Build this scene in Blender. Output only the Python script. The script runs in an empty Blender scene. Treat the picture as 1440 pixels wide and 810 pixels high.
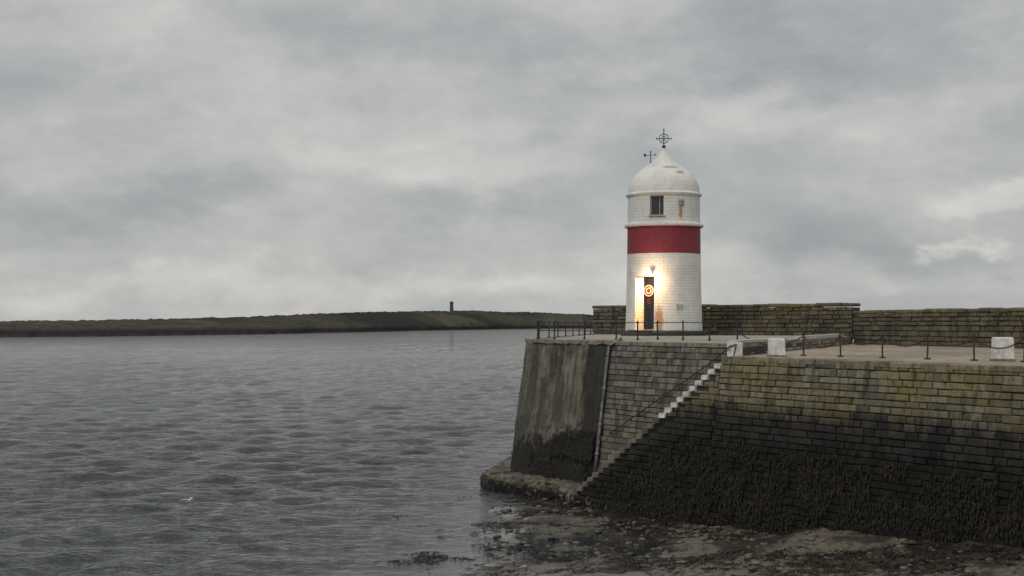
import bpy, math, random
import numpy as np
from mathutils import Vector, Matrix
random.seed(7); rng=np.random.default_rng(7)
scene=bpy.context.scene
F=2000.0; Y0=455.0; H=5.52
def PX(px,d): return ((px-720)/F*d, d)
# ------------------------------------------------ node helpers
class NT:
    def __init__(s,tree): s.t=tree; s.n=tree.nodes; s.l=tree.links
    def set(s,sock,v):
        if v is None: return
        if isinstance(v,bpy.types.NodeSocket): s.l.new(v,sock)
        else:
            try: sock.default_value=v
            except Exception:
                sock.default_value=tuple(v)+(1,) if len(v)==3 else v[:3]
    def m(s,op,a,b=None,c=None,clamp=False):
        n=s.n.new('ShaderNodeMath'); n.operation=op; n.use_clamp=clamp
        s.set(n.inputs[0],a); s.set(n.inputs[1],b); s.set(n.inputs[2],c); return n.outputs[0]
    def mix(s,f,a,b,mode='MIX'):
        n=s.n.new('ShaderNodeMix'); n.data_type='RGBA'; n.blend_type=mode; n.clamp_factor=True
        s.set(n.inputs[0],f); s.set(n.inputs[6],a); s.set(n.inputs[7],b); return n.outputs[2]
    def noise(s,vec,scale,detail=4,rough=.55,dist=0,out=0):
        n=s.n.new('ShaderNodeTexNoise'); s.set(n.inputs['Vector'],vec); n.inputs['Scale'].default_value=scale
        n.inputs['Detail'].default_value=detail; n.inputs['Roughness'].default_value=rough; n.inputs['Distortion'].default_value=dist
        return n.outputs[out]
    def smooth(s,v,a,b,lo=0.,hi=1.):
        n=s.n.new('ShaderNodeMapRange'); n.interpolation_type='SMOOTHSTEP'
        s.set(n.inputs[0],v); s.set(n.inputs[1],a); s.set(n.inputs[2],b); s.set(n.inputs[3],lo); s.set(n.inputs[4],hi); return n.outputs[0]
    def vmul(s,v,k,add=(0,0,0)):
        n=s.n.new('ShaderNodeVectorMath'); n.operation='MULTIPLY_ADD'; s.set(n.inputs[0],v); n.inputs[1].default_value=k; n.inputs[2].default_value=add; return n.outputs[0]
    def sep(s,v):
        n=s.n.new('ShaderNodeSeparateXYZ'); s.set(n.inputs[0],v); return n.outputs
    def comb(s,x,y,z):
        n=s.n.new('ShaderNodeCombineXYZ'); s.set(n.inputs[0],x); s.set(n.inputs[1],y); s.set(n.inputs[2],z); return n.outputs[0]
    def obj(s): return s.n.new('ShaderNodeTexCoord').outputs['Object']
    def pos(s): return s.n.new('ShaderNodeNewGeometry').outputs['Position']
    def attr(s,name):
        n=s.n.new('ShaderNodeAttribute'); n.attribute_name=name; return n.outputs['Fac']
    def bump(s,h,strength=.5,dist=.02,nrm=None):
        n=s.n.new('ShaderNodeBump'); s.set(n.inputs['Height'],h); s.set(n.inputs['Strength'],strength); n.inputs['Distance'].default_value=dist
        if nrm: s.set(n.inputs['Normal'],nrm)
        return n.outputs[0]
def mat(name):
    m=bpy.data.materials.new(name); m.use_nodes=True
    t=NT(m.node_tree); return m,t,m.node_tree.nodes['Principled BSDF']
def simple(name,col,rough=.7,metal=0.,nscale=12,var=.25,bump=.2):
    m,t,b=mat(name); o=t.obj(); n=t.noise(o,nscale,5)
    dark=tuple(c*(1-var) for c in col); lite=tuple(min(1,c*(1+var*.6)) for c in col)
    t.set(b.inputs['Base Color'],t.mix(t.smooth(n,.3,.7),dark,lite)); b.inputs['Roughness'].default_value=rough; b.inputs['Metallic'].default_value=metal
    t.set(b.inputs['Normal'],t.bump(n,bump,.01)); return m
# ------------------------------------------------ mesh helpers
def mkobj(name,verts,faces,mats=(),parent=None,smooth=False,fm=None):
    me=bpy.data.meshes.new(name); me.from_pydata([tuple(v) for v in verts],[],faces); 
    for m in mats: me.materials.append(m)
    if fm is not None: me.polygons.foreach_set('material_index',fm)
    if smooth: me.polygons.foreach_set('use_smooth',[True]*len(me.polygons))
    me.update(); o=bpy.data.objects.new(name,me); scene.collection.objects.link(o)
    if parent: o.parent=parent
    return o
def empty(name,loc=(0,0,0)):
    e=bpy.data.objects.new(name,None); e.location=loc; scene.collection.objects.link(e); return e
def fixn(o):
    import bmesh
    bm=bmesh.new(); bm.from_mesh(o.data); bmesh.ops.recalc_face_normals(bm,faces=bm.faces); bm.to_mesh(o.data); bm.free()
def hashv(ix,iy,seed):
    v=np.sin(ix*127.1+iy*311.7+seed*74.7)*43758.5453; return v-np.floor(v)
def vn(x,y,seed=0):
    ix=np.floor(x); iy=np.floor(y); fx=x-ix; fy=y-iy; fx=fx*fx*(3-2*fx); fy=fy*fy*(3-2*fy)
    a=hashv(ix,iy,seed); b=hashv(ix+1,iy,seed); c=hashv(ix,iy+1,seed); d=hashv(ix+1,iy+1,seed)
    return (a*(1-fx)+b*fx)*(1-fy)+(c*(1-fx)+d*fx)*fy
def fbm(x,y,seed=0,o=4):
    s=0;a=.5;t=0
    for i in range(o): s=s+a*vn(x*2**i,y*2**i,seed+i); t+=a; a*=.5
    return s/t
class MB:
    """mesh accumulator"""
    def __init__(s): s.v=[];s.f=[];s.fm=[];s.c=[]
    def add(s,vs,fs,mi=0,c=0.):
        b=len(s.v); s.v+= [tuple(v) for v in vs]; s.f+=[tuple(i+b for i in f) for f in fs]; s.fm+=[mi]*len(fs); s.c+=[c]*len(vs)
    def box(s,c,sx,sy,sz,rot=0,mi=0,bev=0.0,taper=1.0):
        R=Matrix.Rotation(rot,3,'Z'); c=Vector(c)
        if bev<=0:
            levels=[(-sz/2,1,0),(sz/2,taper,0)]
        else: levels=[(-sz/2,1,bev),(-sz/2+bev,1,0),(sz/2-bev,taper,0),(sz/2,taper,bev)]
        vs=[];fs=[]
        for z,k,ins in levels:
            hx=sx/2*k-ins; hy=sy/2*k-ins
            for a,b in ((-1,-1),(1,-1),(1,1),(-1,1)): vs.append(c+R@Vector((a*hx,b*hy,z)))
        n=len(levels)
        for i in range(n-1):
            for j in range(4): fs.append((i*4+j,i*4+(j+1)%4,(i+1)*4+(j+1)%4,(i+1)*4+j))
        fs.append((3,2,1,0)); fs.append(tuple((n-1)*4+j for j in range(4)))
        s.add(vs,fs,mi)
    def tube(s,pts,r,seg=8,mi=0,rr=None,closed=False):
        pts=[Vector(p) for p in pts]; n=len(pts); vs=[];fs=[]
        for i,p in enumerate(pts):
            if closed: d=(pts[(i+1)%n]-pts[i-1])
            else: d=(pts[min(i+1,n-1)]-pts[max(i-1,0)])
            d.normalize(); up=Vector((0,0,1)) if abs(d.z)<.9 else Vector((1,0,0))
            a=d.cross(up).normalized(); b=d.cross(a)
            rad=rr[i] if rr else r
            for k in range(seg):
                t=2*math.pi*k/seg; vs.append(p+a*math.cos(t)*rad+b*math.sin(t)*rad)
        m=n if closed else n-1
        for i in range(m):
            for k in range(seg):
                j=(i+1)%n; fs.append((i*seg+k,i*seg+(k+1)%seg,j*seg+(k+1)%seg,j*seg+k))
        if not closed: fs.append(tuple(range(seg))[::-1]); fs.append(tuple((n-1)*seg+k for k in range(seg)))
        s.add(vs,fs,mi)
    def lathe(s,prof,seg=96,mi=0,c=(0,0,0)):
        vs=[];fs=[]
        for r,z in prof:
            for k in range(seg):
                t=2*math.pi*k/seg; vs.append((c[0]+r*math.cos(t),c[1]+r*math.sin(t),c[2]+z))
        for i in range(len(prof)-1):
            for k in range(seg): fs.append((i*seg+k,i*seg+(k+1)%seg,(i+1)*seg+(k+1)%seg,(i+1)*seg+k))
        fs.append(tuple(range(seg))[::-1]); fs.append(tuple((len(prof)-1)*seg+k for k in range(seg)))
        s.add(vs,fs,mi)
    def obj(s,name,mats,parent=None,smooth=False,attr=False):
        o=mkobj(name,s.v,s.f,mats,parent,smooth,s.fm)
        if attr:
            a=o.data.attributes.new('blk','FLOAT','POINT'); a.data.foreach_set('value',s.c)
        return o
# ------------------------------------------------ pier frame
u=Vector((.507,-.862,0)).normalized(); n_=Vector((u.y,-u.x,0)); P0=Vector((5.6,37.9,0))
ZL=4.61; ZU=4.97; BAT=.13; C2=Vector((15.2,63.5,0)); D=Vector((4.0,74,0))
def W(s,off,z): 
    p=P0+u*s+n_*(off+BAT*(ZL-z)); return Vector((p.x,p.y,z))
# ------------------------------------------------ materials
def stone_mat(name,lichen=1.0,tide=True,base=(.25,.235,.20),tshift=0.):
    m,t,b=mat(name); p=t.pos(); blk=t.attr('blk'); X_,Y_,z=t.sep(p)
    n1=t.noise(p,.7,4); n2=t.noise(p,6,5,.68); n3=t.noise(p,28,3,.7); n4=t.noise(t.vmul(p,(3,3,.35)),1.3,4)
    col=t.mix(t.smooth(blk,0,1),tuple(c*.60 for c in base),tuple(c*1.32 for c in base))
    lf=t.m('MULTIPLY',t.smooth(t.m('ADD',t.m('MULTIPLY',n1,.6),t.m('MULTIPLY',n2,.5)),.42,.66),.75*lichen)
    col=t.mix(lf,col,(.235,.185,.065))
    col=t.mix(t.m('MULTIPLY',t.smooth(n2,.50,.68),.65),col,(.042,.042,.034))
    col=t.mix(t.m('MULTIPLY',t.smooth(n3,.55,.75),.4),col,(.36,.35,.30))
    col=t.mix(t.m('MULTIPLY',t.smooth(n4,.48,.68),.6),col,(.038,.038,.029))
    if tide:
        sl=t.m('ADD',t.m('MULTIPLY',t.m('SUBTRACT',X_,P0.x),u.x),t.m('MULTIPLY',t.m('SUBTRACT',Y_,P0.y),u.y))
        sh=t.smooth(t.m('ADD',sl,t.m('MULTIPLY',t.m('SUBTRACT',z,2.),-.5)),-5.2,-1.6,1.9,0.)
        zz=t.m('ADD',t.m('ADD',z,tshift),t.m('ADD',t.m('MULTIPLY',t.m('SUBTRACT',n4,.5),1.5),t.m('ADD',t.m('MULTIPLY',t.m('SUBTRACT',n2,.5),.7),t.m('MULTIPLY',t.m('SUBTRACT',blk,.5),.12))))
        zz=t.m('ADD',zz,sh)
        f=t.smooth(zz,3.05,3.75,1.,0.)
        blk2=t.mix(blk,(.011,.011,.012),(.028,.027,.027))
        blk2=t.mix(t.m('MULTIPLY',t.smooth(n2,.55,.75),.5),blk2,(.045,.045,.038))
        col=t.mix(t.m('MULTIPLY',f,.95),col,blk2)
        col=t.mix(t.smooth(zz,2.3,2.8,1.,0.),col,t.mix(t.smooth(n2,.45,.7),(.009,.008,.0065),(.026,.021,.013)))
    t.set(b.inputs['Base Color'],col); b.inputs['Roughness'].default_value=.85
    b.inputs['Specular IOR Level'].default_value=.25
    t.set(b.inputs['Normal'],t.bump(t.m('ADD',n2,t.m('MULTIPLY',n3,.6)),1.,.04)); return m
M_stone=stone_mat('lichen_stone',1.0,True,(.20,.183,.14)); M_stoneG=stone_mat('grey_stone',.35,True,(.175,.168,.145),.9); M_par=stone_mat('parapet_stone',.45,False,(.115,.108,.085))
def mortar():
    m,t,b=mat('mortar'); p=t.pos(); z=t.sep(p)[2]; n=t.noise(p,8,4)
    c=t.mix(n,(.03,.028,.024),(.06,.056,.045)); c=t.mix(t.smooth(z,3.2,3.8,1.,0.),c,(.008,.0075,.007))
    t.set(b.inputs['Base Color'],c); b.inputs['Roughness'].default_value=.95; return m
M_mortar=mortar()
def concrete_face():
    m,t,b=mat('weathered_concrete'); p=t.pos(); z=t.sep(p)[2]
    a=t.noise(t.vmul(p,(1.6,1.6,.22)),1.4,5,.6); a2=t.noise(p,3.2,6,.68); a3=t.noise(p,22,4,.7); a4=t.noise(t.vmul(p,(6,6,.25)),1.2,4); a5=t.noise(p,.9,4)
    xyz=t.sep(p)
    sl=t.m('ADD',t.m('MULTIPLY',t.m('SUBTRACT',xyz[0],P0.x),u.x),t.m('MULTIPLY',t.m('SUBTRACT',xyz[1],P0.y),u.y))
    c=t.mix(t.smooth(a2,.38,.62),(.075,.070,.054),(.21,.195,.155))
    c=t.mix(t.m('MULTIPLY',t.smooth(a5,.42,.58),.65),c,(.235,.215,.17))
    c=t.mix(t.m('MULTIPLY',t.smooth(a,.44,.60),.7),c,(.045,.044,.036))
    c=t.mix(t.m('MULTIPLY',t.smooth(a4,.48,.66),.5),c,(.032,.032,.028))
    c=t.mix(t.m('MULTIPLY',t.smooth(a3,.55,.75),.35),c,(.30,.29,.25))
    g=t.m('MULTIPLY',t.smooth(z,2.0,2.9),t.smooth(z,3.0,3.8,1.,0.)); c=t.mix(t.m('MULTIPLY',g,.4),c,(.075,.078,.045))
    st=t.m('MULTIPLY',t.smooth(t.m('ADD',sl,t.m('MULTIPLY',t.m('SUBTRACT',a,.5),2.0)),-8.2,-7.5),.85); c=t.mix(st,c,(.028,.027,.025))
    w=t.smooth(t.m('ADD',z,t.m('ADD',t.m('MULTIPLY',t.m('SUBTRACT',a2,.5),3.),t.m('MULTIPLY',t.m('SUBTRACT',a,.5),3.))),1.45,2.25,1.,0.); c=t.mix(t.m('MULTIPLY',w,.93),c,(.014,.012,.009))
    t.set(b.inputs['Base Color'],c); b.inputs['Roughness'].default_value=.85; b.inputs['Specular IOR Level'].default_value=.25
    t.set(b.inputs['Normal'],t.bump(t.m('ADD',a2,t.m('MULTIPLY',a3,.3)),1.,.08)); return m
M_conc=concrete_face()
def deck_mat(name,lo,hi):
    m,t,b=mat(name); p=t.pos(); a=t.noise(p,.5,5,.6); c3=t.noise(p,14,4,.7); a6=t.noise(p,2.2,4,.6)
    br=t.n.new('ShaderNodeTexBrick'); t.set(br.inputs['Vector'],t.vmul(p,(1,1,1))); br.inputs['Scale'].default_value=1.0; br.inputs['Mortar Size'].default_value=.025
    br.inputs['Brick Width'].default_value=1.5; br.inputs['Row Height'].default_value=1.0
    c=t.mix(t.smooth(a,.35,.65),lo,hi); c=t.mix(t.m('MULTIPLY',t.smooth(c3,.5,.75),.5),c,tuple(x*.5 for x in lo))
    c=t.mix(t.m('MULTIPLY',t.smooth(a6,.5,.68),.6),c,tuple(x*.55 for x in lo))
    c=t.mix(t.m('MULTIPLY',br.outputs['Fac'],.5),c,(.10,.09,.07))
    t.set(b.inputs['Base Color'],c); b.inputs['Roughness'].default_value=.9; b.inputs['Specular IOR Level'].default_value=.2; t.set(b.inputs['Normal'],t.bump(c3,.4,.02)); return m
M_deckU=deck_mat('platform_paving',(.26,.235,.195),(.40,.37,.31)); M_deckL=deck_mat('quay_paving',(.235,.195,.145),(.40,.34,.26))
M_cop=simple('coping_stone',(.23,.205,.16),.85,0,5,.5,.5)
M_white=simple('white_paint_stone',(.70,.69,.65),.6,0,5,.25,.3)
M_iron=simple('dark_iron',(.035,.033,.034),.5,.3,30,.4,.2)
M_rust=simple('rusty_rail',(.07,.045,.032),.75,.2,20,.5,.3)
M_pipe=simple('galvanised_pipe',(.20,.20,.195),.5,.3,9,.6,.2)
# ------------------------------------------------ walls of blocks
def blocks(mb,pt,s0,s1,z0,z1,ch,bl,ztop=None,mi=0,rel=.03,gap=.012):
    """pt(s,off,z)->Vector ; off positive is outward"""
    z=z1; k=0
    while z>z0+.02:
        c=ch*random.uniform(.85,1.15); zb=max(z-c,z0); s=s0-random.uniform(0,bl)
        while s<s1:
            L=bl*random.choice((random.uniform(.45,.9),random.uniform(.8,1.7))); a=max(s,s0); e=min(s+L,s1); s+=L
            if e-a<.06: continue
            zt=z
            if ztop is not None:
                zl=min(ztop(a+.01),ztop(e-.01)); 
                if zl<=zb+.03: continue
                zt=min(z,zl)
            g=gap/2*random.uniform(.7,2.2); o=random.uniform(-.3,1)*rel; bv=.014
            def ring(off,ins,jj=.004):
                j=lambda: random.uniform(-jj,jj)
                return [pt(a+ins+j(),off,zb+ins+j()),pt(e-ins+j(),off,zb+ins+j()),pt(e-ins+j(),off,zt-ins+j()),pt(a+ins+j(),off,zt-ins+j())]
            vs=ring(-.08,g)+ring(o,g,.006)+ring(o+bv,g+bv,.008)
            fs=[(i*4+q,i*4+(q+1)%4,(i+1)*4+(q+1)%4,(i+1)*4+q) for i in range(2) for q in range(4)]+[(8,9,10,11)]
            mb.add(vs,fs,mi,random.random())
        z=zb
pier=empty('stone_pier')
RISE=.16; RUN=.248; NST=25
def stair_z(s):
    if s>=-.02: return 9
    i=int((-s)/RUN); return ZL-RISE*(i+1)
# lower quay wall
mb=MB(); blocks(mb,lambda s,o,z:W(s,o,z),-.02,22,0.0,ZL-.02,.172,.45,rel=.04,gap=.015)
blocks(mb,lambda s,o,z:W(s,o,z),-NST*RUN,-.02,-.3,ZL-.02,.172,.45,ztop=lambda s:stair_z(s)-.10,rel=.04,gap=.015)
mb.obj('quay_wall_blocks',[M_stone],pier,attr=True)
# upper wall
mb=MB(); blocks(mb,lambda s,o,z:W(s,o-1.0,z),-6.7,-.8,0.2,ZU-.14,.172,.45)
mb.obj('platform_wall_blocks',[M_stoneG],pier,attr=True)
B=W(-.8,-1.0,ZU); B.z=0
dBC=(C2-B); LBC=dBC.length; dBC.normalize(); nBC=Vector((dBC.y,-dBC.x,0))
mb=MB(); blocks(mb,lambda s,o,z: (lambda q:Vector((q.x,q.y,z)))(B+dBC*s+nBC*o),0.3,LBC,ZL+.004,ZU-.08,.14,.6,rel=.015)
mb.obj('platform_step_blocks',[stone_mat('step_wall_stone',.2,False,(.30,.285,.24))],pier,attr=True)
def prism(name,top,bot,mats,parent,topmat=1):
    n=len(top); vs=list(top)+list(bot); fs=[tuple(range(n))]+[(i,(i+1)%n,n+(i+1)%n,n+i) for i in range(n)]
    o=mkobj(name,vs,fs,mats,parent,False,[topmat]+[0]*n); fixn(o); return o
def V(p,z): return Vector((p.x,p.y,z))
E2=C2+Vector((3.5,-11.5,0)).normalized()*45
ZB=-2.0
top=[W(0,-.03,ZL),W(22,-.03,ZL),V(E2,ZL),V(C2,ZL),V(B,ZL),W(0,-1.0,ZL)]
bot=[W(0,-.03,ZB),W(22,-.03,ZB),V(E2,ZB),V(C2,ZB),W(-.8,-1.0,ZB),W(0,-1.0,ZB)]
prism('quay_core',top,bot,[M_mortar,M_deckL],pier)
Ac=W(-11.9,-1.0,ZL); Ac.z=0; dAD=(D-Ac).normalized(); nAD=Vector((-dAD.y,dAD.x,0))
a1=Ac+u*1.3; a2=Ac+dAD*1.3
arc=[]
for i in range(11):
    t=i/10; p=a1*(1-t)**2+Ac*2*t*(1-t)+a2*t*t; nn=(n_*(1-t)+nAD*t).normalized(); arc.append((p,nn))
def off(p,nn,z,o=0): q=p+nn*(o+BAT*(ZL-z)); return Vector((q.x,q.y,z))
outline=[(B,n_)]+[(B+(Ac-B).normalized()*5.9,n_)]+arc+[(D,nAD)]
top=[off(p,nn,ZU-.12,-.04) for p,nn in outline]+[V(C2,ZU-.12)]
bot=[off(p,nn,ZB,-.04) for p,nn in outline]+[V(C2,ZB)]
prism('platform_core',top,bot,[M_mortar,M_deckU],pier)
dk=[off(p,nn,ZU,.05) for p,nn in outline]+[V(C2+nBC*.03,ZU)]
dk[0]=V(B+n_*.05+nBC*.06,ZU)
def slab(name,pts,z0,z1,mats,parent):
    return prism(name,[Vector((p.x,p.y,z1)) for p in pts],[Vector((p.x,p.y,z0)) for p in pts],mats,parent)
slab('platform_slab',dk,ZU-.119,ZU,[M_cop,M_deckU],pier)
mb=MB(); s=0.0
while s<22:
    L=random.uniform(.7,1.3); e=s+L
    a=[W(s+.008,.05,ZL),W(e-.008,.05,ZL),W(e-.008,-.55,ZL),W(s+.008,-.55,ZL)]
    zt=ZL+.035+random.uniform(-.018,.02); zb=ZL-.09
    jj=n_*random.uniform(-.03,.03); a[0]=a[0]+jj; a[1]=a[1]+jj
    vs=[Vector((p.x,p.y,zb)) for p in a]+[Vector((p.x,p.y,zt-.02)) for p in a]
    cen=sum(a,Vector())/4; vs+=[Vector((cen.x+(p.x-cen.x)*.96,cen.y+(p.y-cen.y)*.96,zt)) for p in a]
    fs=[(i*4+q,i*4+(q+1)%4,(i+1)*4+(q+1)%4,(i+1)*4+q) for i in range(2) for q in range(4)]+[(8,9,10,11)]
    mb.add(vs,fs,0,random.random()); s=e
mb.obj('quay_coping',[stone_mat('coping',.4,False,(.25,.22,.165))],pier,attr=True)
mb=MB(); cc=B+n_*.02+nBC*.03; mb.box((cc.x+.02,cc.y+.02,(ZL+ZU)/2+.01),.30,.30,ZU-ZL+.03,math.atan2(u.y,u.x),0,.012)
mb.obj('white_corner_block',[M_white],pier)
mb=MB(); 
for k in range(2):
    s_a,s_b=((.4,8.5),(11.5,22.5))[k]
    q=B+dBC*((s_a+s_b)/2)-nBC*.1; mb.box((q.x,q.y,ZU+.045),s_b-s_a,.3,.09+.05*k,math.atan2(dBC.y,dBC.x),0,.01)
mb.obj('platform_kerb',[simple('pale_concrete',(.46,.45,.42),.8,0,4,.3,.3)],pier)
def conc():
    pA=W(-6.72,-1.0,ZL); pA.z=0
    base=[(pA,n_)]
    N=24
    for i in range(1,N): t=i/N; base.append((pA*(1-t)+a1*t,n_))
    base+=arc; base+= [(a2*(1-t/30)+D*(t/30),nAD) for t in range(1,31)]
    rows=46; vs=[];fs=[]
    zs=[ZU-.12-(ZU-.12+.6)*j/rows for j in range(rows+1)]
    for j,z in enumerate(zs):
        for i,(p,nn) in enumerate(base):
            k=i*.21; o=.10+ .10*(float(fbm(np.array(k),np.array(z*1.3),3))-.5)+.07*(float(fbm(np.array(k*4),np.array(z*4),9))-.5)
            vs.append(off(p,nn,z,o))
    m=len(base)
    for j in range(rows):
        for i in range(m-1): fs.append((j*m+i,j*m+i+1,(j+1)*m+i+1,(j+1)*m+i))
    b0=len(vs)
    for z in zs: vs.append(off(pA,n_,z,-.08))
    for j in range(rows): fs.append((b0+j,j*m,(j+1)*m,b0+j+1))
    o=mkobj('concrete_face',vs,fs,[M_conc],pier,True); 
conc()
mb=MB()
pA=W(-6.6,-1.0,ZL); pA.z=0
pp=[(pA,n_)]+[(pA.lerp(a1,k/14),n_) for k in range(1,15)]+arc[1:]+[(D,nAD)]
jit=[random.uniform(-.03,.03) for _ in pp]
lip=[off(p,nn,ZU,.15+j) for (p,nn),j in zip(pp,jit)]; inn=[off(p,nn,ZU,-.35) for p,nn in pp]
vs=[Vector((p.x,p.y,ZU-.11+j)) for p,j in zip(lip,jit)]+[Vector((p.x,p.y,ZU+.02+j*.5)) for p,j in zip(lip,jit)]+[Vector((p.x,p.y,ZU+.035)) for p in inn]+[Vector((p.x,p.y,ZU-.02)) for p in inn]
m=len(pp); fs=[(j*m+i,j*m+i+1,(j+1)*m+i+1,(j+1)*m+i) for j in range(3) for i in range(m-1)]; fs+=[(0,m,2*m,3*m)]
mb.add(vs,fs); mb.obj('concrete_lip',[M_cop],pier)
# stairs
mb=MB()
for i in range(NST):
    za=ZL-RISE*(i+1); s1=-i*RUN; s0=s1-RUN
    for part in (0,1):
        if part==0: zt,zb,o0,mi=za,za-.13,.035,(0 if i<10 else 1)
        else: zt,zb,o0,mi=za-.13,ZB,-.03,2
        q=[W(s0-(.02 if part==0 else 0),o0,zt),W(s1,o0,zt),W(s1,-1.0,zt),W(s0-(.02 if part==0 else 0),-1.0,zt)]
        r=[W(s0-(.02 if part==0 else 0),o0,zb),W(s1,o0,zb),W(s1,-1.05,zb),W(s0-(.02 if part==0 else 0),-1.05,zb)]
        mb.add(q+r,[(0,1,2,3),(0,4,5,1),(1,5,6,2),(2,6,7,3),(3,7,4,0),(4,7,6,5)],mi,random.random())
M_step=stone_mat('step_stone',.1,True,(.15,.145,.12),1.4)
o=mb.obj('stairs',[simple('worn_white_paint',(.62,.61,.57),.7,0,9,.5,.4),M_step,M_mortar],pier,attr=True); fixn(o)
def ledge():
    zt=.48; base=[]
    for i in range(16): s=-4.2-i*(7.2/15); base.append((P0+u*s+n_*.52,n_))
    cpt=P0+u*(-12.35)+n_*.60; A_=base[-1][0]; e_=off(a2,nAD,zt,.8); e_.z=0; 
    for i in range(1,10): t=i/10; base.append((A_*(1-t)**2+cpt*2*t*(1-t)+e_*t*t,(n_*(1-t)+nAD*t).normalized()))
    for i in range(12): t=i/11; q=off(a2*(1-t)+D*t,nAD,zt,.8); q.z=0; base.append((q,nAD))
    fine=[]
    for i in range(len(base)-1):
        for k in range(4): t=k/4; fine.append((base[i][0]*(1-t)+base[i+1][0]*t,base[i][1]))
    prof=[(-1.6,0.05),(-.5,0.02),(-.25,-.01),(-.06,-.03),(0.0,-.10),(.03,-.25),(.08,-.40),(.05,-.5),(.22,-.62),(.4,-1.3)]
    vs=[];fs=[];m=len(fine)
    for j,(o,dz) in enumerate(prof):
        for i,(p,nn) in enumerate(fine):
            jj=.20*(vn(np.array(i*.5),np.array(j*.8),5)-.5)+.20*(vn(np.array(i*1.7),np.array(j*2.),8)-.5)
            q=p+nn*(o+float(jj)); vs.append((q.x,q.y,zt+dz+float(.16*(vn(np.array(i*.6),np.array(j*1.3),2)-.5))))
    for j in range(len(prof)-1):
        for i in range(m-1): fs.append((j*m+i,j*m+i+1,(j+1)*m+i+1,(j+1)*m+i))
    ma,t,b=mat('ledge_stone'); p=t.pos(); a=t.noise(p,2.2,6,.7); c=t.noise(p,11,4,.7)
    z=t.sep(p)[2]
    col=t.mix(t.smooth(a,.38,.62),(.035,.029,.020),(.19,.155,.11)); col=t.mix(t.smooth(c,.5,.66),col,(.026,.021,.014)); col=t.mix(t.smooth(z,.05,.30,1.,0.),col,(.014,.012,.009))
    t.set(b.inputs['Base Color'],col); b.inputs['Roughness'].default_value=.6; t.set(b.inputs['Normal'],t.bump(c,.9,.06))
    mkobj('foot_ledge',vs,fs,[ma],pier,False)
ledge()
# ------------------------------------------------ parapet
par=empty('parapet_wall')
def par_wall(A,Bp,z0,z1,th,nm):
    d=(Bp-A); L=d.length; d.normalize(); nn=Vector((-d.y,d.x,0)); 
    if nn.dot(Vector((0,-1,0)))<0: nn=-nn
    A=V(A,0)
    mb=MB(); blocks(mb,lambda s,o,z:(lambda q:Vector((q.x,q.y,z)))(A+d*s+nn*o),0,L,z0,z1-.16,.20,.5,rel=.07,gap=.026)
    mb.obj(nm+'_blocks',[M_par],par,attr=True)
    mb=MB(); c=A+d*L/2-nn*th/2; mb.box((c.x,c.y,(z0+z1)/2-.1),L-.02,th-.06,z1-z0-.2+.0,math.atan2(d.y,d.x),0)
    mb.obj(nm+'_core',[M_mortar],par)
    mb=MB(); s=0
    while s<L:
        l=min(random.uniform(.6,1.4),L-s); 
        q=A+d*(s+l/2)-nn*(th/2-.02+random.uniform(-.02,.02)); mb.box((q.x,q.y,z1-.09+random.uniform(-.026,.026)),l-.012,th+.1,.16+random.uniform(-.01,.03),math.atan2(d.y,d.x)+random.uniform(-.01,.01),0,.045); mb.c[-16:]=[random.random()]*16
        s+=l
        if L-s<.3: break
    mb.obj(nm+'_coping',[M_cpar],par,attr=True)
M_cpar=stone_mat('parapet_cope',.8,False,(.14,.128,.095))
par_wall(D+nAD*(-.2),C2,ZU,6.44,.7,'high')
par_wall(C2+Vector((.05,-.05,0)),E2,ZL,6.12,.6,'low')
# ------------------------------------------------ ironwork
def railing():
    mb=MB(); h=.60
    q1=off(a1,n_,ZU,-.35); q1.z=ZU; q0=off(a2,nAD,ZU,-.3); q0.z=ZU
    path1=[off(arc[5][0],arc[5][1],ZU,-.2),q1,W(-6.9,-1.3,ZU),Vector((*PX(925,47.5),ZU)),Vector((*PX(1037,44),ZU))]
    path2=[off(arc[5][0],arc[5][1],ZU,-.2),q0,off(D,nAD,ZU,-.3)]
    for path,st in ((path1,1.6),(path2,3.0)):
        for i in range(len(path)-1):
            a,b_=path[i],path[i+1]; L=(b_-a).length; k=max(1,round(L/st))
            for j in range(k+1):
                p=a.lerp(b_,j/k)
                if j==k and i<len(path)-2: continue
                mb.tube([p,p+Vector((random.uniform(-.025,.025),0,h))],.024,8)
                mb.box((p.x,p.y,ZU+.05),.10,.10,.03,0)
                mb.tube([p+Vector((0,0,h-.01)),p+Vector((0,0,h+.04))],.032,8)
            for hh in (h*.98,h*.52):
                pts=[a.lerp(b_,j/8)+Vector((0,0,hh+random.uniform(-.012,.004))) for j in range(9)]; mb.tube(pts,.015,6)
    mb.obj('iron_railing',[M_iron],None)
railing()
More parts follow.
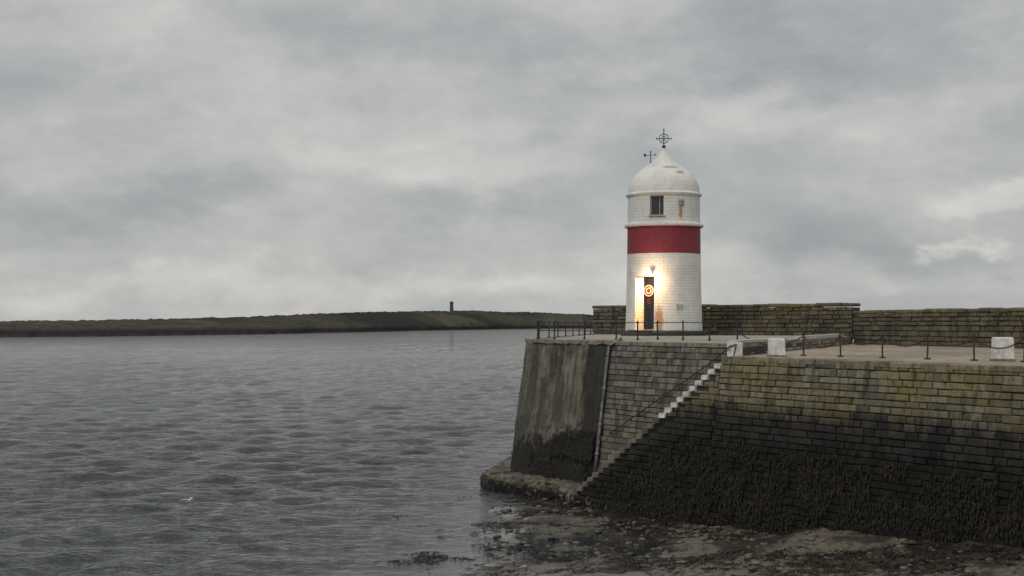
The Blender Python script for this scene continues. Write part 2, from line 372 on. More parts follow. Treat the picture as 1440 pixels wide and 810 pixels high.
def chain():
    mb=MB(); h=.62
    ps=[]
    for px,d in ((1093,41.0),(1130,40),(1182,38.7),(1241,37.4),(1304,36),(1370,34.7),(1440,33.4),(1520,32),(1610,30.5)):
        x,y=PX(px,d); ps.append(Vector((x,y,ZL)))
    for p in ps[1:]:
        mb.tube([p,p+Vector((random.uniform(-.02,.02),0,h*.5)),p+Vector((random.uniform(-.04,.04),0,h))],.024,8)
        mb.tube([p+Vector((0,0,h-.03)),p+Vector((0,0,h+.03))],.040,8); mb.box((p.x,p.y,ZL+.02),.14,.14,.035,0)
    ps[0]=Vector((*PX(1040,44),ZU-.3))
    for i in range(len(ps)-1):
        a=ps[i]+Vector((0,0,h-.06)); b_=ps[i+1]+Vector((0,0,h-.06)); sag=random.uniform(.16,.32)
        N=34; pts=[a.lerp(b_,t/N)-Vector((0,0,sag*4*(t/N)*(1-t/N))) for t in range(N+1)]
        for k in range(N):
            c0,c1=pts[k],pts[k+1]; dd=(c1-c0); L=dd.length*.72; dn=dd.normalized(); side=dn.cross(Vector((0,0,1))).normalized()
            if k%2: side=dn.cross(side).normalized()
            cc=(c0+c1)/2; mb.tube([cc+dn*(math.cos(a_)*L)+side*(math.sin(a_)*.022) for a_ in [j*math.pi/4 for j in range(8)]],.008,5,closed=True)
    mb.obj('chain_fence',[M_rust],None)
chain()
mb=MB(); pts=[W(-.5,-.85,4.95),W(-.8,-.85,4.88)]+[W(-.8-k*.66,-.86,4.8-k*.33) for k in range(1,9)]
mb.tube(pts,.020,8)
for k in range(0,9,2):
    p=W(-.8-k*.66,-.86,4.8-k*.33); q=W(-.8-k*.66,-1.02,4.8-k*.33-.05); mb.tube([p,q],.014,6)
p=W(-.5,-.8,ZL); mb.tube([W(-.5,-.85,4.95),p],.02,8)
mb.obj('stair_handrail',[M_rust],None)
mb=MB(); mb.tube([W(-6.4,-1.15,ZU-.03+.12),W(-6.5,-.95,4.93),W(-6.6,-.86,4.86)]+[W(-6.64,-.86,4.8-k*.55) for k in range(8)],.050,12)
for z in (4.55,3.5,2.4,1.5): mb.tube([W(-6.64,-.86,z+.03),W(-6.64,-.86,z-.03)],.068,12)
mb.obj('drain_pipe',[M_pipe],None,True)
for px,d,w,h in ((1092,38.7,.38,.50),(1410,34.4,.40,.58)):
    x,y=PX(px,d); mb=MB(); mb.box((0,0,h/2),w,w,h,.15,0,.03,.94); mb.box((0,0,.03),w+.06,w+.06,.06,.15,1,.01)
    o=mb.obj('white_bollard',[M_white,M_cop],None); o.location=(x,y,ZL+.002)
# ------------------------------------------------ LIGHTHOUSE
LX,LY=PX(933.5,65); LH=empty('lighthouse',(LX,LY,ZU)); LH.rotation_euler=(0,0,-math.atan(LX/LY))
def tower_mat():
    m,t,b=mat('painted_tower'); o=t.obj(); x,y,z=t.sep(o)
    ph=t.m('ARCTAN2',x,t.m('MULTIPLY',y,-1.)); uvw=t.comb(t.m('MULTIPLY',ph,1.68),z,0.)
    br=t.n.new('ShaderNodeTexBrick'); t.set(br.inputs['Vector'],uvw); br.inputs['Scale'].default_value=1; br.inputs['Brick Width'].default_value=.34; br.inputs['Row Height'].default_value=.13
    br.inputs['Mortar Size'].default_value=.016; br.inputs['Mortar Smooth'].default_value=.6; br.inputs['Color1'].default_value=(1,1,1,1); br.inputs['Color2'].default_value=(.75,.75,.75,1); br.inputs['Mortar'].default_value=(0,0,0,1)
    n1=t.noise(o,1.3,5,.65); n2=t.noise(o,9,5,.7); n3=t.noise(t.comb(t.m('MULTIPLY',ph,9.),t.m('MULTIPLY',z,.7),0.),1.6,5,.6)
    wht=t.mix(t.smooth(n1,.35,.65),(.66,.65,.61),(.77,.76,.73))
    wht=t.mix(t.m('MULTIPLY',t.smooth(n3,.52,.75),.38),wht,(.42,.40,.34))
    wht=t.mix(t.m('MULTIPLY',t.smooth(n2,.58,.8),.4),wht,(.45,.44,.40))
    red=t.mix(t.smooth(n2,.35,.7),(.19,.013,.025),(.27,.026,.042)); red=t.mix(t.m('MULTIPLY',t.smooth(n3,.55,.8),.4),red,(.15,.025,.028))
    zw=t.m('ADD',z,t.m('MULTIPLY',t.m('SUBTRACT',n2,.5),.05))
    rf=t.m('MULTIPLY',t.m('GREATER_THAN',zw,3.70),t.m('LESS_THAN',zw,4.92))
    col=t.mix(rf,wht,red)
    col=t.mix(t.m('MULTIPLY',t.m('MULTIPLY',t.m('SUBTRACT',1.,br.outputs['Color']) ,.14),t.smooth(z,6.4,6.5,1.,.0)),col,(.25,.22,.2))
    col=t.mix(t.m('MULTIPLY',t.m('MULTIPLY',t.smooth(z,.2,1.1,1.,0.),t.smooth(n3,.4,.7)),.35),col,(.30,.29,.2))
    def stain(p0,z0,sp,sz,amp,c):
        nonlocal col
        g=t.m('ADD',t.m('POWER',t.m('DIVIDE',t.m('SUBTRACT',ph,p0),sp),2.),t.m('POWER',t.m('DIVIDE',t.m('SUBTRACT',z,z0),sz),2.))
        g=t.m('EXPONENT',t.m('MULTIPLY',g,-1.)); f=t.smooth(t.m('MULTIPLY',g,t.m('ADD',n2,t.m('MULTIPLY',n3,.5))),.33,.6); col=t.mix(t.m('MULTIPLY',f,amp),col,c)
    stain(.47,5.55,.08,.46,.9,(.42,.22,.07)); stain(.52,5.9,.06,.22,.85,(.40,.20,.06))
    stain(-.12,.75,.15,.75,.8,(.45,.19,.05)); stain(.30,7.60,.55,.09,.65,(.36,.20,.10)); stain(.6,7.35,.22,.10,.7,(.34,.20,.10)); stain(-.55,7.75,.3,.2,.4,(.5,.45,.38))
    t.set(b.inputs['Base Color'],col); b.inputs['Roughness'].default_value=.65
    bz=t.smooth(z,6.4,6.5,1.,.0)
    hgt=t.m('ADD',t.m('MULTIPLY',br.outputs['Color'],bz),t.m('MULTIPLY',n2,.9))
    t.set(b.inputs['Normal'],t.bump(hgt,.6,.025)); return m
M_tow=tower_mat()
mb=MB(); prof=[(1.76,.14),(1.74,.5),(1.70,2.0),(1.67,3.7),(1.66,4.86),(1.68,4.90),(1.77,4.93),(1.80,4.97),(1.80,5.03),(1.76,5.07),(1.66,5.11),(1.645,5.3),(1.64,6.28),(1.66,6.32),(1.72,6.35),(1.73,6.42),(1.68,6.46),(1.64,6.49),(1.63,6.60),(1.60,6.78),(1.54,6.97),(1.44,7.16),(1.31,7.33),(1.15,7.49),(.96,7.64),(.77,7.77),(.60,7.89),(.45,8.02),(.33,8.15),(.23,8.28),(.16,8.38),(.12,8.45),(.10,8.52),(.04,8.56)]
mb.lathe(prof,128); tow=mb.obj('tower',[M_tow],LH); fixn(tow)
def radial(phi,r,z): return Vector((r*math.sin(phi),-r*math.cos(phi),z))
PD=math.radians(-31.5); PW=math.radians(-11)
M_jamb=simple('door_jamb_paint',(.70,.66,.58),.7,0,6,.15,.2)
def cut(phi,r0,r1,w,z0,z1,arch=0):
    mbc=MB(); c=radial(phi,(r0+r1)/2,(z0+z1)/2); mbc.box(c,w,r1-r0,z1-z0,phi)
    co=mbc.obj('cut',[M_jamb],LH); fixn(co); bpy.context.view_layer.update()
    md=tow.modifiers.new('b','BOOLEAN'); md.operation='DIFFERENCE'; md.object=co; md.solver='EXACT'
    bpy.context.view_layer.update(); dg=bpy.context.evaluated_depsgraph_get()
    me=bpy.data.meshes.new_from_object(tow.evaluated_get(dg)); tow.modifiers.clear(); tow.data=me; bpy.data.objects.remove(co)
cut(PD,.55,2.3,1.0,.26,2.66); cut(PW,1.36,2.2,.62,5.38,6.27)
if len(tow.data.materials)<2: tow.data.materials.append(M_jamb)
mb=MB(); mb.lathe([(1.98,-.02),(1.98,.16),(1.93,.22),(1.72,.23)],96); mb.obj('plinth',[simple('dark_green_plinth',(.028,.036,.030),.6,0,8,.4,.3)],LH)
M_door=simple('dark_door_paint',(.022,.022,.024),.45,0,14,.3,.15); M_red=simple('red_emblem',(.45,.05,.03),.5,0,20,.2,.1); M_cream=simple('cream_emblem',(.70,.62,.45),.5,0,20,.2,.1)
mb=MB(); 
def lb(phi,r,x,z,sx,sy,sz,mi=0,bev=0.):
    c=radial(phi,r,z)+Vector((math.cos(phi)*x,math.sin(phi)*x,0)); mb.box(c,sx,sy,sz,phi,mi,bev)
# door standing ajar: leaf covers the right part of the opening, warm interior shows at the left
DX=.17; RD=1.50
lb(PD,RD,DX,1.45,.58,.05,2.34)
for x in (-.135,.135):
    for z,hh in ((.75,.7),(1.95,.75)): lb(PD,RD+.033,DX+x,z,.20,.02,hh,0,.006)
lb(PD,RD+.04,.48,1.45,.03,.1,2.38); lb(PD,RD+.04,-.02,2.63,.94,.1,.05)
lb(PD,RD+.05,-.07,1.25,.03,.05,.12,1)
def ring(r0,r1,th,mi,rr=RD+.05,zc=2.02):
    seg=40; vs=[];fs=[]
    for j,(r,dd) in enumerate(((r0,0),(r0,th),(r1,th),(r1,0))):
        for k in range(seg):
            a=2*math.pi*k/seg; c=radial(PD,rr+dd,zc+r*math.sin(a)); x=DX+r*math.cos(a); vs.append(c+Vector((math.cos(PD)*x,math.sin(PD)*x,0)))
    for j in range(3):
        for k in range(seg): fs.append((j*seg+k,j*seg+(k+1)%seg,(j+1)*seg+(k+1)%seg,(j+1)*seg+k))
    mb.add(vs,fs,mi)
ring(.001,.26,.01,0); ring(.21,.26,.02,3); ring(.18,.21,.02,2); ring(.09,.14,.02,3); ring(.02,.05,.02,2)
for k in range(8):
    a=2*math.pi*k/8+.2
    x=DX+.16*math.cos(a); c=radial(PD,RD+.07,2.02+.16*math.sin(a))+Vector((math.cos(PD)*x,math.sin(PD)*x,0)); mb.box(c,.035,.02,.035,PD,3 if k%2 else 2)
for k,w_ in enumerate((.16,.22,.12)): lb(PD,RD+.045,DX,1.62-k*.09,w_,.01,.03,2)
o=mb.obj('door',[M_door,M_pipe,M_red,M_cream],LH); fixn(o)
mb=MB(); lb(PD,1.95,0,.17,1.1,.5,.17,0,.01); lb(PD,2.2,0,.075,1.4,.6,.15,0,.01); mb.obj('door_steps',[simple('dark_step',(.05,.05,.047),.8,0,8,.4,.3)],LH)
gm,t,b=mat('window_glass'); b.inputs['Roughness'].default_value=.06; t.set(b.inputs['Base Color'],t.mix(t.noise(t.obj(),4,3),(.015,.02,.025),(.05,.055,.06)))
mb=MB(); lb(PW,1.40,0,5.825,.6,.02,.87); mb.obj('window_glass',[gm],LH)
mb=MB()
for x in (-.285,.285): lb(PW,1.43,x,5.825,.05,.06,.88)
for z in (5.405,6.245): lb(PW,1.43,0,z,.52,.06,.05)
lb(PW,1.43,.10,5.825,.035,.05,.79); lb(PW,1.64,0,5.36,.74,.16,.05,0,.008)
mb.obj('window_frame',[simple('grey_frame',(.35,.36,.36),.5,0,10,.2,.1)],LH)
LPHI=math.radians(-17); 
mb=MB(); lb(LPHI,1.71,0,2.76,.10,.05,.12,0,.01); lb(LPHI,1.93,0,2.78,.16,.16,.02,0,.004); mb.tube([radial(LPHI,1.72,2.78),radial(LPHI,1.95,2.80)],.014,8)
mb.lathe([(.02,2.66),(.032,2.67),(.038,2.71),(.032,2.755),(.02,2.77)],16,1,tuple(radial(LPHI,1.95,0)))
lm,t,b=mat('lamp_glass'); b.inputs['Emission Color'].default_value=(1,.66,.32,1); b.inputs['Emission Strength'].default_value=8; t.set(b.inputs['Base Color'],t.mix(t.noise(t.obj(),30,2),(.8,.6,.4),(.9,.8,.6)))
mb.obj('bulkhead_lamp',[simple('lamp_bracket_paint',(.5,.48,.44),.5,0,20,.2,.1),lm],LH,True)
def plight(nm,e,col,loc,ss):
    L=bpy.data.lights.new(nm,'POINT'); L.energy=e; L.color=col; L.shadow_soft_size=ss; lo=bpy.data.objects.new(nm,L); lo.location=loc; lo.parent=LH; scene.collection.objects.link(lo)
plight('door_lamp_light',100,(1,.66,.35),radial(LPHI,2.36,2.40),.08)
plight('interior_lamp_light',100,(1,.62,.28),radial(PD,1.05,2.30)+Vector((math.cos(PD)*.1,math.sin(PD)*.1,0)),.05)
mb=MB(); P3=math.radians(24.5)
lb(P3,1.70,0,1.28,.42,.03,.34,1,.005); lb(P3,1.72,0,1.28,.34,.02,.26,0,.003)
P4=math.radians(28)
for k in range(5): lb(P4,1.645,0,5.86+k*.055,.24,.05,.022,0)
lb(P4,1.64,-.13,5.97,.02,.06,.30,0); lb(P4,1.64,.13,5.97,.02,.06,.30,0)
mb.obj('plaque_and_vent',[simple('plaque_grey',(.42,.43,.45),.6,0,30,.4,.2),M_white],LH)
mb=MB(); VZ=9.0; mb.tube([(0,0,8.5),(0,0,9.4)],.022,8); mb.tube([(0,0,9.38),(0,0,9.5)],.02,8,rr=[.035,.004])
mb.lathe([(.02,8.54),(.07,8.58),(.085,8.63),(.07,8.68),(.02,8.72)],20)
def torus(c,R,r,ax):
    pts=[]
    for k in range(28):
        a=2*math.pi*k/28; pts.append(Vector(c)+Vector((R*math.cos(a),0,R*math.sin(a)) if ax=='y' else (R*math.cos(a),R*math.sin(a),0) if ax=='z' else (0,R*math.cos(a),R*math.sin(a))))
    mb.tube(pts,r,6,closed=True)
torus((0,0,VZ),.21,.018,'y'); torus((0,0,VZ),.21,.016,'x'); torus((0,0,VZ),.10,.013,'y')
mb.tube([(-.34,0,VZ),(.34,0,VZ)],.016,8); mb.tube([(0,-.34,VZ),(0,.34,VZ)],.016,8)
for sx in (-1,1):
    mb.box((sx*.33,0,VZ),.04,.025,.10); mb.box((0,sx*.33,VZ),.025,.04,.10)
    mb.box((sx*.15,0,VZ+.15),.05,.02,.05); mb.box((sx*.15,0,VZ-.15),.05,.02,.05)
bx,bz=-.60,7.83
mb.tube([(bx,-.2,bz-.15),(bx,-.2,bz+.55)],.018,8); mb.tube([(bx-.24,-.2,bz+.38),(bx+.22,-.2,bz+.42)],.013,8); mb.box((bx-.26,-.2,bz+.40),.1,.02,.13); mb.box((bx+.22,-.2,bz+.42),.06,.05,.06); mb.box((bx,-.2,bz+.55),.05,.05,.07)
mb.tube([(bx,-.2,bz+.1),(bx+.3,-.12,bz+.02)],.012,6)
mb.obj('weather_vane',[M_iron],LH)
# ------------------------------------------------ GROUND / BEACH
def graded(lo,hi,a,b,step,g):
    xs=list(np.arange(a,b,step)); x=b; s=step
    while x<hi: xs.append(x); s*=g; x+=s
    xs.append(hi); x=a; s=step; left=[]
    while x>lo: s*=g; x-=s; left.append(max(x,lo))
    return np.array(left[::-1]+xs)
def shore(x,y): return (x+1.2)*.985-(y-31)*.120
def ground_z(x,y):
    d=shore(x,y)
    z=np.where(d<0,.06*d,np.where(d<4.2,.016*d,.067+.125*(d-4.2)))
    z=np.minimum(z,1.7); z=np.maximum(z,-5)
    k=np.exp(-(np.maximum(0,np.hypot(x-5,y-32)-30)/20)**2)
    return z+k*(.26*(fbm(x*.35,y*.45,11,5)-.5)+.16*(fbm(x*1.6,y*1.3,21,4)-.5)+.08*(fbm(x*6,y*5,31,3)-.5))
def gridmesh(name,xs,ys,zf,mats,smooth=True):
    X,Y=np.meshgrid(xs,ys); Z=zf(X,Y); nx,ny=len(xs),len(ys)
    me=bpy.data.meshes.new(name); co=np.stack([X,Y,Z],-1).reshape(-1,3).astype(np.float32)
    i=np.arange(nx*ny).reshape(ny,nx); q=np.stack([i[:-1,:-1],i[:-1,1:],i[1:,1:],i[1:,:-1]],-1).reshape(-1,4)
    me.vertices.add(len(co)); me.vertices.foreach_set('co',co.ravel()); me.loops.add(q.size); me.loops.foreach_set('vertex_index',q.ravel().astype(np.int32))
    me.polygons.add(len(q)); me.polygons.foreach_set('loop_start',np.arange(0,q.size,4,dtype=np.int32)); me.polygons.foreach_set('use_smooth',np.ones(len(q),bool))
    for m in mats: me.materials.append(m)
    me.update(); me.validate(); o=bpy.data.objects.new(name,me); scene.collection.objects.link(o); return o
gm,t,b=mat('wet_beach'); p=t.pos(); a=t.noise(t.vmul(p,(1,.8,0)),.5,5,.6); c=t.noise(p,5,6,.7); e=t.noise(p,38,4,.75); z=t.sep(p)[2]
col=t.mix(t.smooth(a,.38,.62),(.070,.058,.044),(.20,.165,.125)); col=t.mix(t.m('MULTIPLY',t.smooth(c,.46,.62),.85),col,(.028,.024,.018)); col=t.mix(t.m('MULTIPLY',t.smooth(e,.5,.7),.55),col,(.045,.038,.028))
pud=t.smooth(t.m('ADD',a,t.m('MULTIPLY',t.m('SUBTRACT',c,.5),.25)),.485,.52,1.,0.)
col=t.mix(t.m('MULTIPLY',pud,.6),col,(.045,.039,.031))
col=t.mix(t.smooth(z,.0,.12,1.,0.),col,(.032,.029,.024))
t.set(b.inputs['Base Color'],col); t.set(b.inputs['Roughness'],t.m('SUBTRACT',t.smooth(c,.4,.6,.34,.55),t.m('MULTIPLY',pud,.30)))
t.set(b.inputs['Normal'],t.bump(t.m('ADD',c,t.m('MULTIPLY',e,.5)),t.m('SUBTRACT',.95,t.m('MULTIPLY',pud,.90)),.06))
gridmesh('ground',graded(-9000,9000,-8,18,.12,1.14),graded(-3000,12000,22,50,.12,1.12),ground_z,[gm])
# water
wm,t,b=mat('sea_water'); p=t.pos()
w1=t.noise(t.vmul(p,(2.0,3.4,1)),1.0,2,.6,.2); w2=t.noise(t.vmul(p,(5.5,9.5,1)),1.0,3,.65,.1); w3=t.noise(t.vmul(p,(.40,.65,1)),1.0,2,.6,.1); big=t.noise(t.vmul(p,(.014,.035,1)),1.0,3,.6)
hh=t.m('ADD',t.m('ADD',t.m('MULTIPLY',w1,.46),t.m('MULTIPLY',w2,.26)),t.m('MULTIPLY',w3,.75))
t.set(b.inputs['Base Color'],t.mix(t.smooth(big,.35,.65),(.014,.019,.023),(.024,.029,.032))); b.inputs['Roughness'].default_value=.08; b.inputs['IOR'].default_value=1.33
bn=t.n.new('ShaderNodeBump'); t.set(bn.inputs['Height'],hh); bn.inputs['Distance'].default_value=.52
sx,sy,sz=t.sep(p); sd=t.m('SUBTRACT',t.m('MULTIPLY',t.m('ADD',sx,1.2),.985),t.m('MULTIPLY',t.m('SUBTRACT',sy,31.),.120))
t.set(bn.inputs['Strength'],t.m('MULTIPLY',t.smooth(t.m('ADD',sd,t.m('MULTIPLY',w3,4.)),-3.,3.5,1.,.15),t.smooth(big,.35,.7,.65,1.))); t.set(b.inputs['Normal'],bn.outputs[0])
comps=[]
for i in range(38):
    lam=.36*1.07**i*random.uniform(.9,1.1); th=random.gauss(math.radians(100),math.radians(42)); comps.append((lam,2*math.pi/lam*math.cos(th),2*math.pi/lam*math.sin(th),random.uniform(0,6.28),.0080*lam**.65))
def wave(x,y):
    r=np.hypot(x,y); sp=np.maximum(.10,.0055*r); d=shore(x,y); sh=np.clip((-d+1)/8,.06,1)
    z=np.zeros_like(x)
    for lam,kx,ky,ph,a in comps: z+=a*np.sin(kx*x+ky*y+ph)*np.exp(-(sp*1.7/lam)**2)
    g=.5+1.0*fbm(x*.05,y*.08,4,3)
    return z*sh*g
gridmesh('water',graded(-9000,9000,-16,5,.13,1.02),graded(-3000,12000,26,60,.10,1.010),wave,[wm])
# ------------------------------------------------ SEAWEED
mb=MB()
def strand(p,nn,L,w,c,K=2):
    tdir=Vector((-nn.y,nn.x,0)); vs=[]
    lean=.2+random.uniform(-.12,.12)
    for k in range(K+1):
        t=k/K; ww=w*(1-.6*t)*(.8+.4*random.random()); q=p+Vector((0,0,-L*t))+tdir*(lean*L*t)+nn*(BAT*L*t+.02*math.sin(t*3)+random.uniform(0,.012))
        vs+= [q-tdir*ww,q+tdir*ww]
    mb.add(vs,[(2*k,2*k+1,2*k+3,2*k+2) for k in range(K)],0,c)
cnt=0
while cnt<23000:
    s=random.uniform(-5,15); z=random.uniform(.1,2.9)
    edge=2.30+.9*(float(fbm(np.array(s*.9),np.array(0.),41))-.5)+.3*(float(vn(np.array(s*5.),np.array(0.),47))-.5)
    if s<-1.5: edge-=(-1.5-s)*.55
    gz=float(ground_z(np.array(P0.x+u.x*s),np.array(P0.y+u.y*s)))
    cnt+=1
    if z>edge or z<gz or z>stair_z(s)-.15: continue
    if z>edge-.5 and random.random()<.5: continue
    if vn(np.array(s*2.5),np.array(z*1.6),77)<.28: continue
    strand(W(s,.025+random.uniform(0,.03),z),n_,random.uniform(.06,.24),random.uniform(.010,.024),random.random()**1.8)
for _ in range(6000):
    s=random.uniform(-11.2,-6.9); z=random.uniform(.55,2.2); d=float(fbm(np.array(s*.8),np.array(z*1.2),51))
    if d<.42+.16*(z-.5)/1.4: continue
    strand(W(s,-1.0+.13,z),n_,random.uniform(.06,.24),random.uniform(.012,.03),random.random()**1.6)
for _ in range(1500):
    s=random.uniform(-11.6,-3.8); p=P0+u*s+n_*.60; strand(Vector((p.x,p.y,random.uniform(.1,.36))),n_,random.uniform(.08,.22),.022,random.random())
def clump(x,y,z,sz,nl):
    for _ in range(nl):
        a=random.uniform(0,6.28); l=sz*random.uniform(.5,1.3); w=sz*random.uniform(.06,.16); px_,py_=x+random.gauss(0,sz*.55),y+random.gauss(0,sz*.55); ca,sa=math.cos(a),math.sin(a); vs=[]
        for k in range(4):
            t=k/3; zz=z+sz*.18*math.sin(math.pi*min(1,t*1.1))*random.uniform(.3,1)+.005; ww=w*(1-.5*abs(t-.4))
            bx_=px_+ca*l*t; by_=py_+sa*l*t+random.uniform(-.02,.02); vs+=[Vector((bx_-sa*ww,by_+ca*ww,zz)),Vector((bx_+sa*ww,by_-ca*ww,zz+random.uniform(-.015,.015)))]
        mb.add(vs,[(2*k,2*k+1,2*k+3,2*k+2) for k in range(3)],0,random.random())
k=0; tries=0
while k<2800 and tries<75000:
    tries+=1
    x=random.uniform(-4,14); y=random.uniform(26,46)
    q=(Vector((x,y,0))-P0); offn=q.dot(n_)
    if offn<.65: continue
    gz=float(ground_z(np.array(x),np.array(y)))
    if gz<-.16: continue
    dens=float(fbm(np.array(x*.5),np.array(y*.6),61,4)); 
    dens+= .20*math.exp(-(offn-.6)/1.2)+ (.08 if y<31 else 0) - (.05 if gz<.0 else 0)
    if dens<.60: continue
    clump(x,y,max(gz,-.01),random.uniform(.04,.15),random.randint(5,10)); k+=1
sm,t,b=mat('seaweed'); bl=t.attr('blk'); n=t.noise(t.pos(),1.2,3)
t.set(b.inputs['Base Color'],t.mix(t.m('MULTIPLY',bl,t.smooth(n,.3,.7)),(.008,.007,.005),(.040,.031,.014))); b.inputs['Roughness'].default_value=.45; b.inputs['Specular IOR Level'].default_value=.25
mb.obj('seaweed',[sm],None,attr=True)
mb=MB(); import bmesh
bm=bmesh.new(); bmesh.ops.create_icosphere(bm,subdivisions=2,radius=1); iv=[v.co.copy() for v in bm.verts]; fi=[tuple(v.index for v in f.verts) for f in bm.faces]; bm.free()
for _ in range(1500):
    x=random.uniform(-1,13); y=random.uniform(26,45)
    if (Vector((x,y,0))-P0).dot(n_)<.7: continue
    gz=float(ground_z(np.array(x),np.array(y)))
    if gz<-.03: continue
    r=random.choice((.02,.03,.04,.05,.08)); o=Vector((random.random(),random.random(),random.random()))*9
    kk=[1+.3*math.sin(v.x*3+o.x)*math.cos(v.y*4+o.y) for v in iv]
    mb.add([Vector((x+v.x*r*s_*1.2,y+v.y*r*s_,gz+v.z*r*.6*s_+r*.1)) for v,s_ in zip(iv,kk)],fi,0,random.random())
pm,t,b=mat('pebble_stone'); t.set(b.inputs['Base Color'],t.mix(t.attr('blk'),(.025,.022,.018),(.13,.115,.09))); b.inputs['Roughness'].default_value=.4; t.set(b.inputs['Normal'],t.bump(t.noise(t.pos(),30,4),.4,.01))
mb.obj('beach_pebbles',[pm],None,True,True)
# ------------------------------------------------ HEADLAND
hp=np.array([-700,-300,0,150,350,415,450,520,640,740,820,870,900]); sh=np.array([480,510,570,605,710,780,840,930,1200,1480,1650,1740,1780]); rd=np.array([620,660,720,780,950,1000,1060,1200,1500,1750,1900,1900,1890]); ty=np.array([449,450,452,450,446,442.5,441,439,437,439,442,447,455])
N=420; pxs=np.linspace(-700,900,N); S=np.interp(pxs,hp,sh); Rr=np.interp(pxs,hp,rd); T=H+(Y0-np.interp(pxs,hp,ty))/F*Rr
S=S*(1+.012*(fbm(pxs*.05,pxs*0,1)-.5)*2)
rows=[(-.03,-1.5),(0,-.2),(.012,.08),(.03,.20),(.06,.28),(.12,.38),(.22,.50),(.35,.63),(.5,.76),(.65,.86),(.8,.94),(.92,.98),(1,1),(1.1,.99),(1.4,.9),(2.2,-.3)]
vs=[];fs=[]
for j,(a_,h_) in enumerate(rows):
    d=S+(Rr-S)*a_; X=(pxs-720)/F*d; 
    nz=(fbm(pxs*.04,d*.01,5)-.5)*2; nz2=(fbm(pxs*.3,d*.05,8)-.5)*2
    Z=T*h_ if h_>=0 else np.full(N,h_*2.)
    if h_>0: Z=Z+(nz*1.6*min(1,h_*2)*(1-h_*.6)+nz2*1.1)*(T/18+.3)
    for i in range(N): vs.append((X[i],d[i],Z[i]))
for j in range(len(rows)-1):
    for i in range(N-1): fs.append((j*N+i,j*N+i+1,(j+1)*N+i+1,(j+1)*N+i))
hm,t,b=mat('hazed_headland_grass'); p=t.pos(); z=t.sep(p)[2]; a=t.noise(t.vmul(p,(1,.35,1)),.012,5,.6); c=t.noise(p,.09,5,.7); 
vor=t.n.new('ShaderNodeTexVoronoi'); t.set(vor.inputs['Vector'],t.vmul(p,(1,.4,0))); vor.inputs['Scale'].default_value=.011
col=t.mix(t.smooth(a,.40,.6),(.048,.045,.041),(.082,.076,.060)); col=t.mix(t.m('MULTIPLY',t.smooth(t.sep(vor.outputs['Color'])[0],.55,.8),.6),col,(.135,.122,.088)); col=t.mix(t.m('MULTIPLY',t.smooth(c,.45,.62),.65),col,(.036,.035,.034))  # field colours mixed pale and greyish to stand in for distance haze
zr=t.m('ADD',z,t.m('MULTIPLY',t.m('SUBTRACT',c,.5),5.)); col=t.mix(t.smooth(zr,2.0,3.6,1.,0.),col,(.034,.032,.032)); col=t.mix(t.m('MULTIPLY',t.smooth(zr,.6,1.2,1.,0.),.5),col,(.060,.056,.053))
t.set(b.inputs['Base Color'],col); b.inputs['Roughness'].default_value=1; b.inputs['Specular IOR Level'].default_value=.0; t.set(b.inputs['Normal'],t.bump(c,.6,2.))
o=mkobj('headland',vs,fs,[hm],None,True)
x,y=PX(635,1480); zb=H+(Y0-438)/F*1480
mb=MB(); mb.lathe([(2.1,-4),(2.0,0),(1.8,8.6),(2.1,8.8),(2.1,9.8),(1.7,9.9)],24,0,(0,0,0)); mb.lathe([(.9,9.9),(.9,10.5),(.3,10.9)],16,0); o=mb.obj('distant_tower',[simple('tower_stone',(.09,.085,.085),.9,0,.5,.3,.1)],None); o.location=(x,y,zb)
def gull(x,y,z,rot,sc=1.,wings=False):
    g=empty('seagull',(x,y,z)); g.rotation_euler=(0,0,rot); g.scale=(sc,)*3
    mb=MB(); mb.tube([(-.30,0,.10),(-.22,0,.10),(-.10,0,.09),(.02,0,.09),(.12,0,.11),(.17,0,.16),(.20,0,.21),(.25,0,.22),(.28,0,.215)],.05,12,rr=[.012,.03,.065,.085,.07,.045,.042,.038,.012]); mb.obj('body',[M_white],g,True)
    mb=MB(); 
    for sy in (-1,1): mb.tube([(.06,sy*.065,.13),(-.08,sy*.075,.14),(-.22,sy*.04,.135),(-.36,sy*.01,.125)],.03,8,rr=[.02,.045,.03,.006])
    mb.obj('folded_wings',[simple('gull_grey',(.35,.36,.38),.7,0,20,.1,.1)],g,True)
    mb=MB(); mb.tube([(.275,0,.215),(.33,0,.205)],.012,6,rr=[.014,.004]); mb.obj('beak',[simple('beak_yellow',(.6,.4,.08),.5)],g)
def at(px,py,z): d=(H-z)*F/(py-Y0); x,y=PX(px,d); return x,y
x,y=at(263,706,0); gull(x,y,-.02,.3,.65)
# ------------------------------------------------ WORLD
w=bpy.data.worlds.new('World'); scene.world=w; w.use_nodes=True; t=NT(w.node_tree); bg=w.node_tree.nodes['Background']
try: w.cycles.sampling_method='MANUAL'; w.cycles.sample_map_resolution=256
except Exception: pass
SUN_EL=38; SUN_AZ=-145
sky=t.n.new('ShaderNodeTexSky'); sky.sky_type='NISHITA'; sky.sun_disc=False; sky.sun_elevation=math.radians(SUN_EL); sky.sun_rotation=math.radians(SUN_AZ)
dv=t.n.new('ShaderNodeTexCoord').outputs['Generated']; x,y,z=t.sep(dv)
wn=t.noise(t.vmul(dv,(7,7,13),(5,2,1)),1.,5,.62,0,1); ws=t.n.new('ShaderNodeVectorMath'); ws.operation='MULTIPLY_ADD'; t.set(ws.inputs[0],wn); ws.inputs[1].default_value=(.26,.26,.12); ws.inputs[2].default_value=(-.13,-.13,-.06)
wx,wy,wz=t.sep(ws.outputs[0])
az=t.m('ADD',t.m('ARCTAN2',x,y),wx); el=t.m('ADD',z,wz)
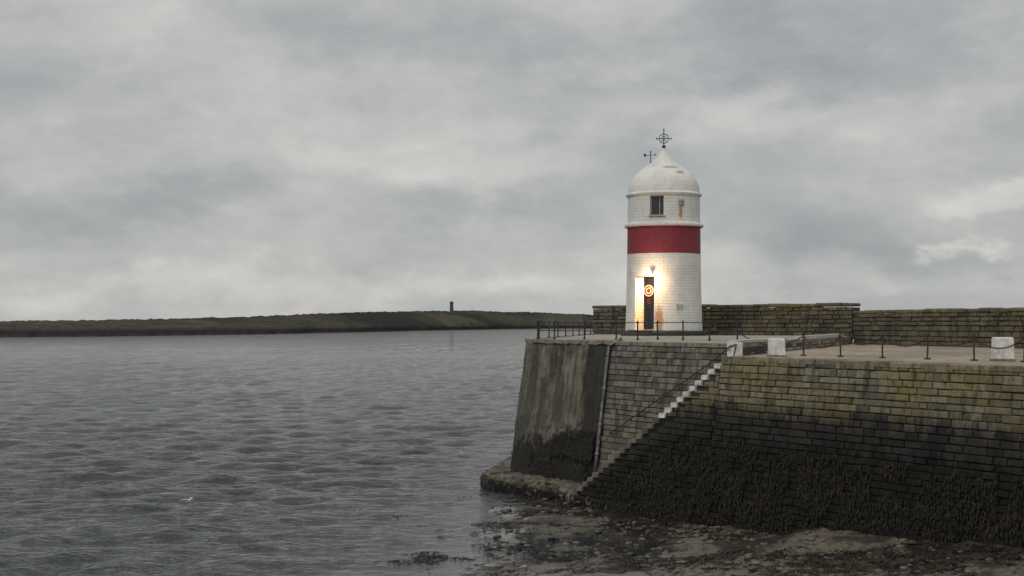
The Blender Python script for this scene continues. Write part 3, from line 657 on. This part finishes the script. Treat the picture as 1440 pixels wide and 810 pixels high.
n1=t.noise(t.vmul(dv,(5,5,12),(1.3,4.1,.2)),1.,7,.56,.2); n2=t.noise(t.vmul(dv,(16,16,34),(3.3,1.1,7)),1.,6,.6,.15)
val=t.m('ADD',.50,t.m('ADD',t.m('MULTIPLY',t.m('SUBTRACT',n1,.5),1.1),t.m('MULTIPLY',t.m('SUBTRACT',n2,.5),.65)))
blobs=[(230,275,170,28,-.36),(60,140,110,60,-.12),(470,60,120,40,-.12),(980,80,260,45,-.36),(1330,90,180,40,-.18),(690,290,120,22,-.20),(860,230,70,40,-.20),(1180,350,170,50,-.28),
 (650,130,130,50,.14),(1380,343,45,10,.5),(1400,298,90,20,.38),(600,230,90,25,.18),(430,290,60,20,.14),(120,405,350,30,.30),(700,400,300,22,.22),(1070,165,120,30,.20),(180,60,120,50,.12),(1300,405,200,20,.18)]
for px,py,sx,sy,am in blobs:
    a0=math.atan((px-720)/F); e0=(Y0-py)/F
    g=t.m('ADD',t.m('POWER',t.m('DIVIDE',t.m('SUBTRACT',az,a0),sx/F),2.),t.m('POWER',t.m('DIVIDE',t.m('SUBTRACT',el,e0),sy/F),2.))
    val=t.m('ADD',val,t.m('MULTIPLY',t.m('EXPONENT',t.m('MULTIPLY',g,-.7)),am))
cr=t.n.new('ShaderNodeValToRGB'); t.set(cr.inputs[0],val); e=cr.color_ramp.elements
e[0].position=.0; e[0].color=(.295,.320,.332,1); e[1].position=1.; e[1].color=(.68,.655,.625,1)
q=e.new(.32); q.color=(.385,.402,.405,1); q=e.new(.62); q.color=(.51,.505,.492,1)
boost=t.smooth(z,.24,.9,10.3,16.)
cl=t.n.new('ShaderNodeVectorMath'); cl.operation='SCALE'; t.set(cl.inputs[0],cr.outputs[0]); t.set(cl.inputs['Scale'],boost)
t.set(bg.inputs['Color'],t.mix(.97,sky.outputs[0],cl.outputs[0])); bg.inputs['Strength'].default_value=.1
sl=bpy.data.lights.new('sun','SUN'); sl.energy=.75; sl.angle=math.radians(18); sl.color=(1,.96,.90); so=bpy.data.objects.new('sun',sl); scene.collection.objects.link(so)
a=math.radians(SUN_AZ); e_=math.radians(SUN_EL); sd=Vector((math.sin(a)*math.cos(e_),math.cos(a)*math.cos(e_),math.sin(e_))); so.rotation_euler=sd.to_track_quat('Z','Y').to_euler()
# ------------------------------------------------ CAMERA
cam=bpy.data.cameras.new('camera'); cam.lens=50; cam.sensor_width=36; cam.shift_y=(Y0-405)/1440; cam.clip_end=30000; cam.clip_start=.5
co=bpy.data.objects.new('camera',cam); co.location=(0,0,H); co.rotation_euler=(math.radians(90),0,0); scene.collection.objects.link(co); scene.camera=co
scene.view_settings.view_transform='Standard'; scene.view_settings.look='None'; scene.view_settings.exposure=0
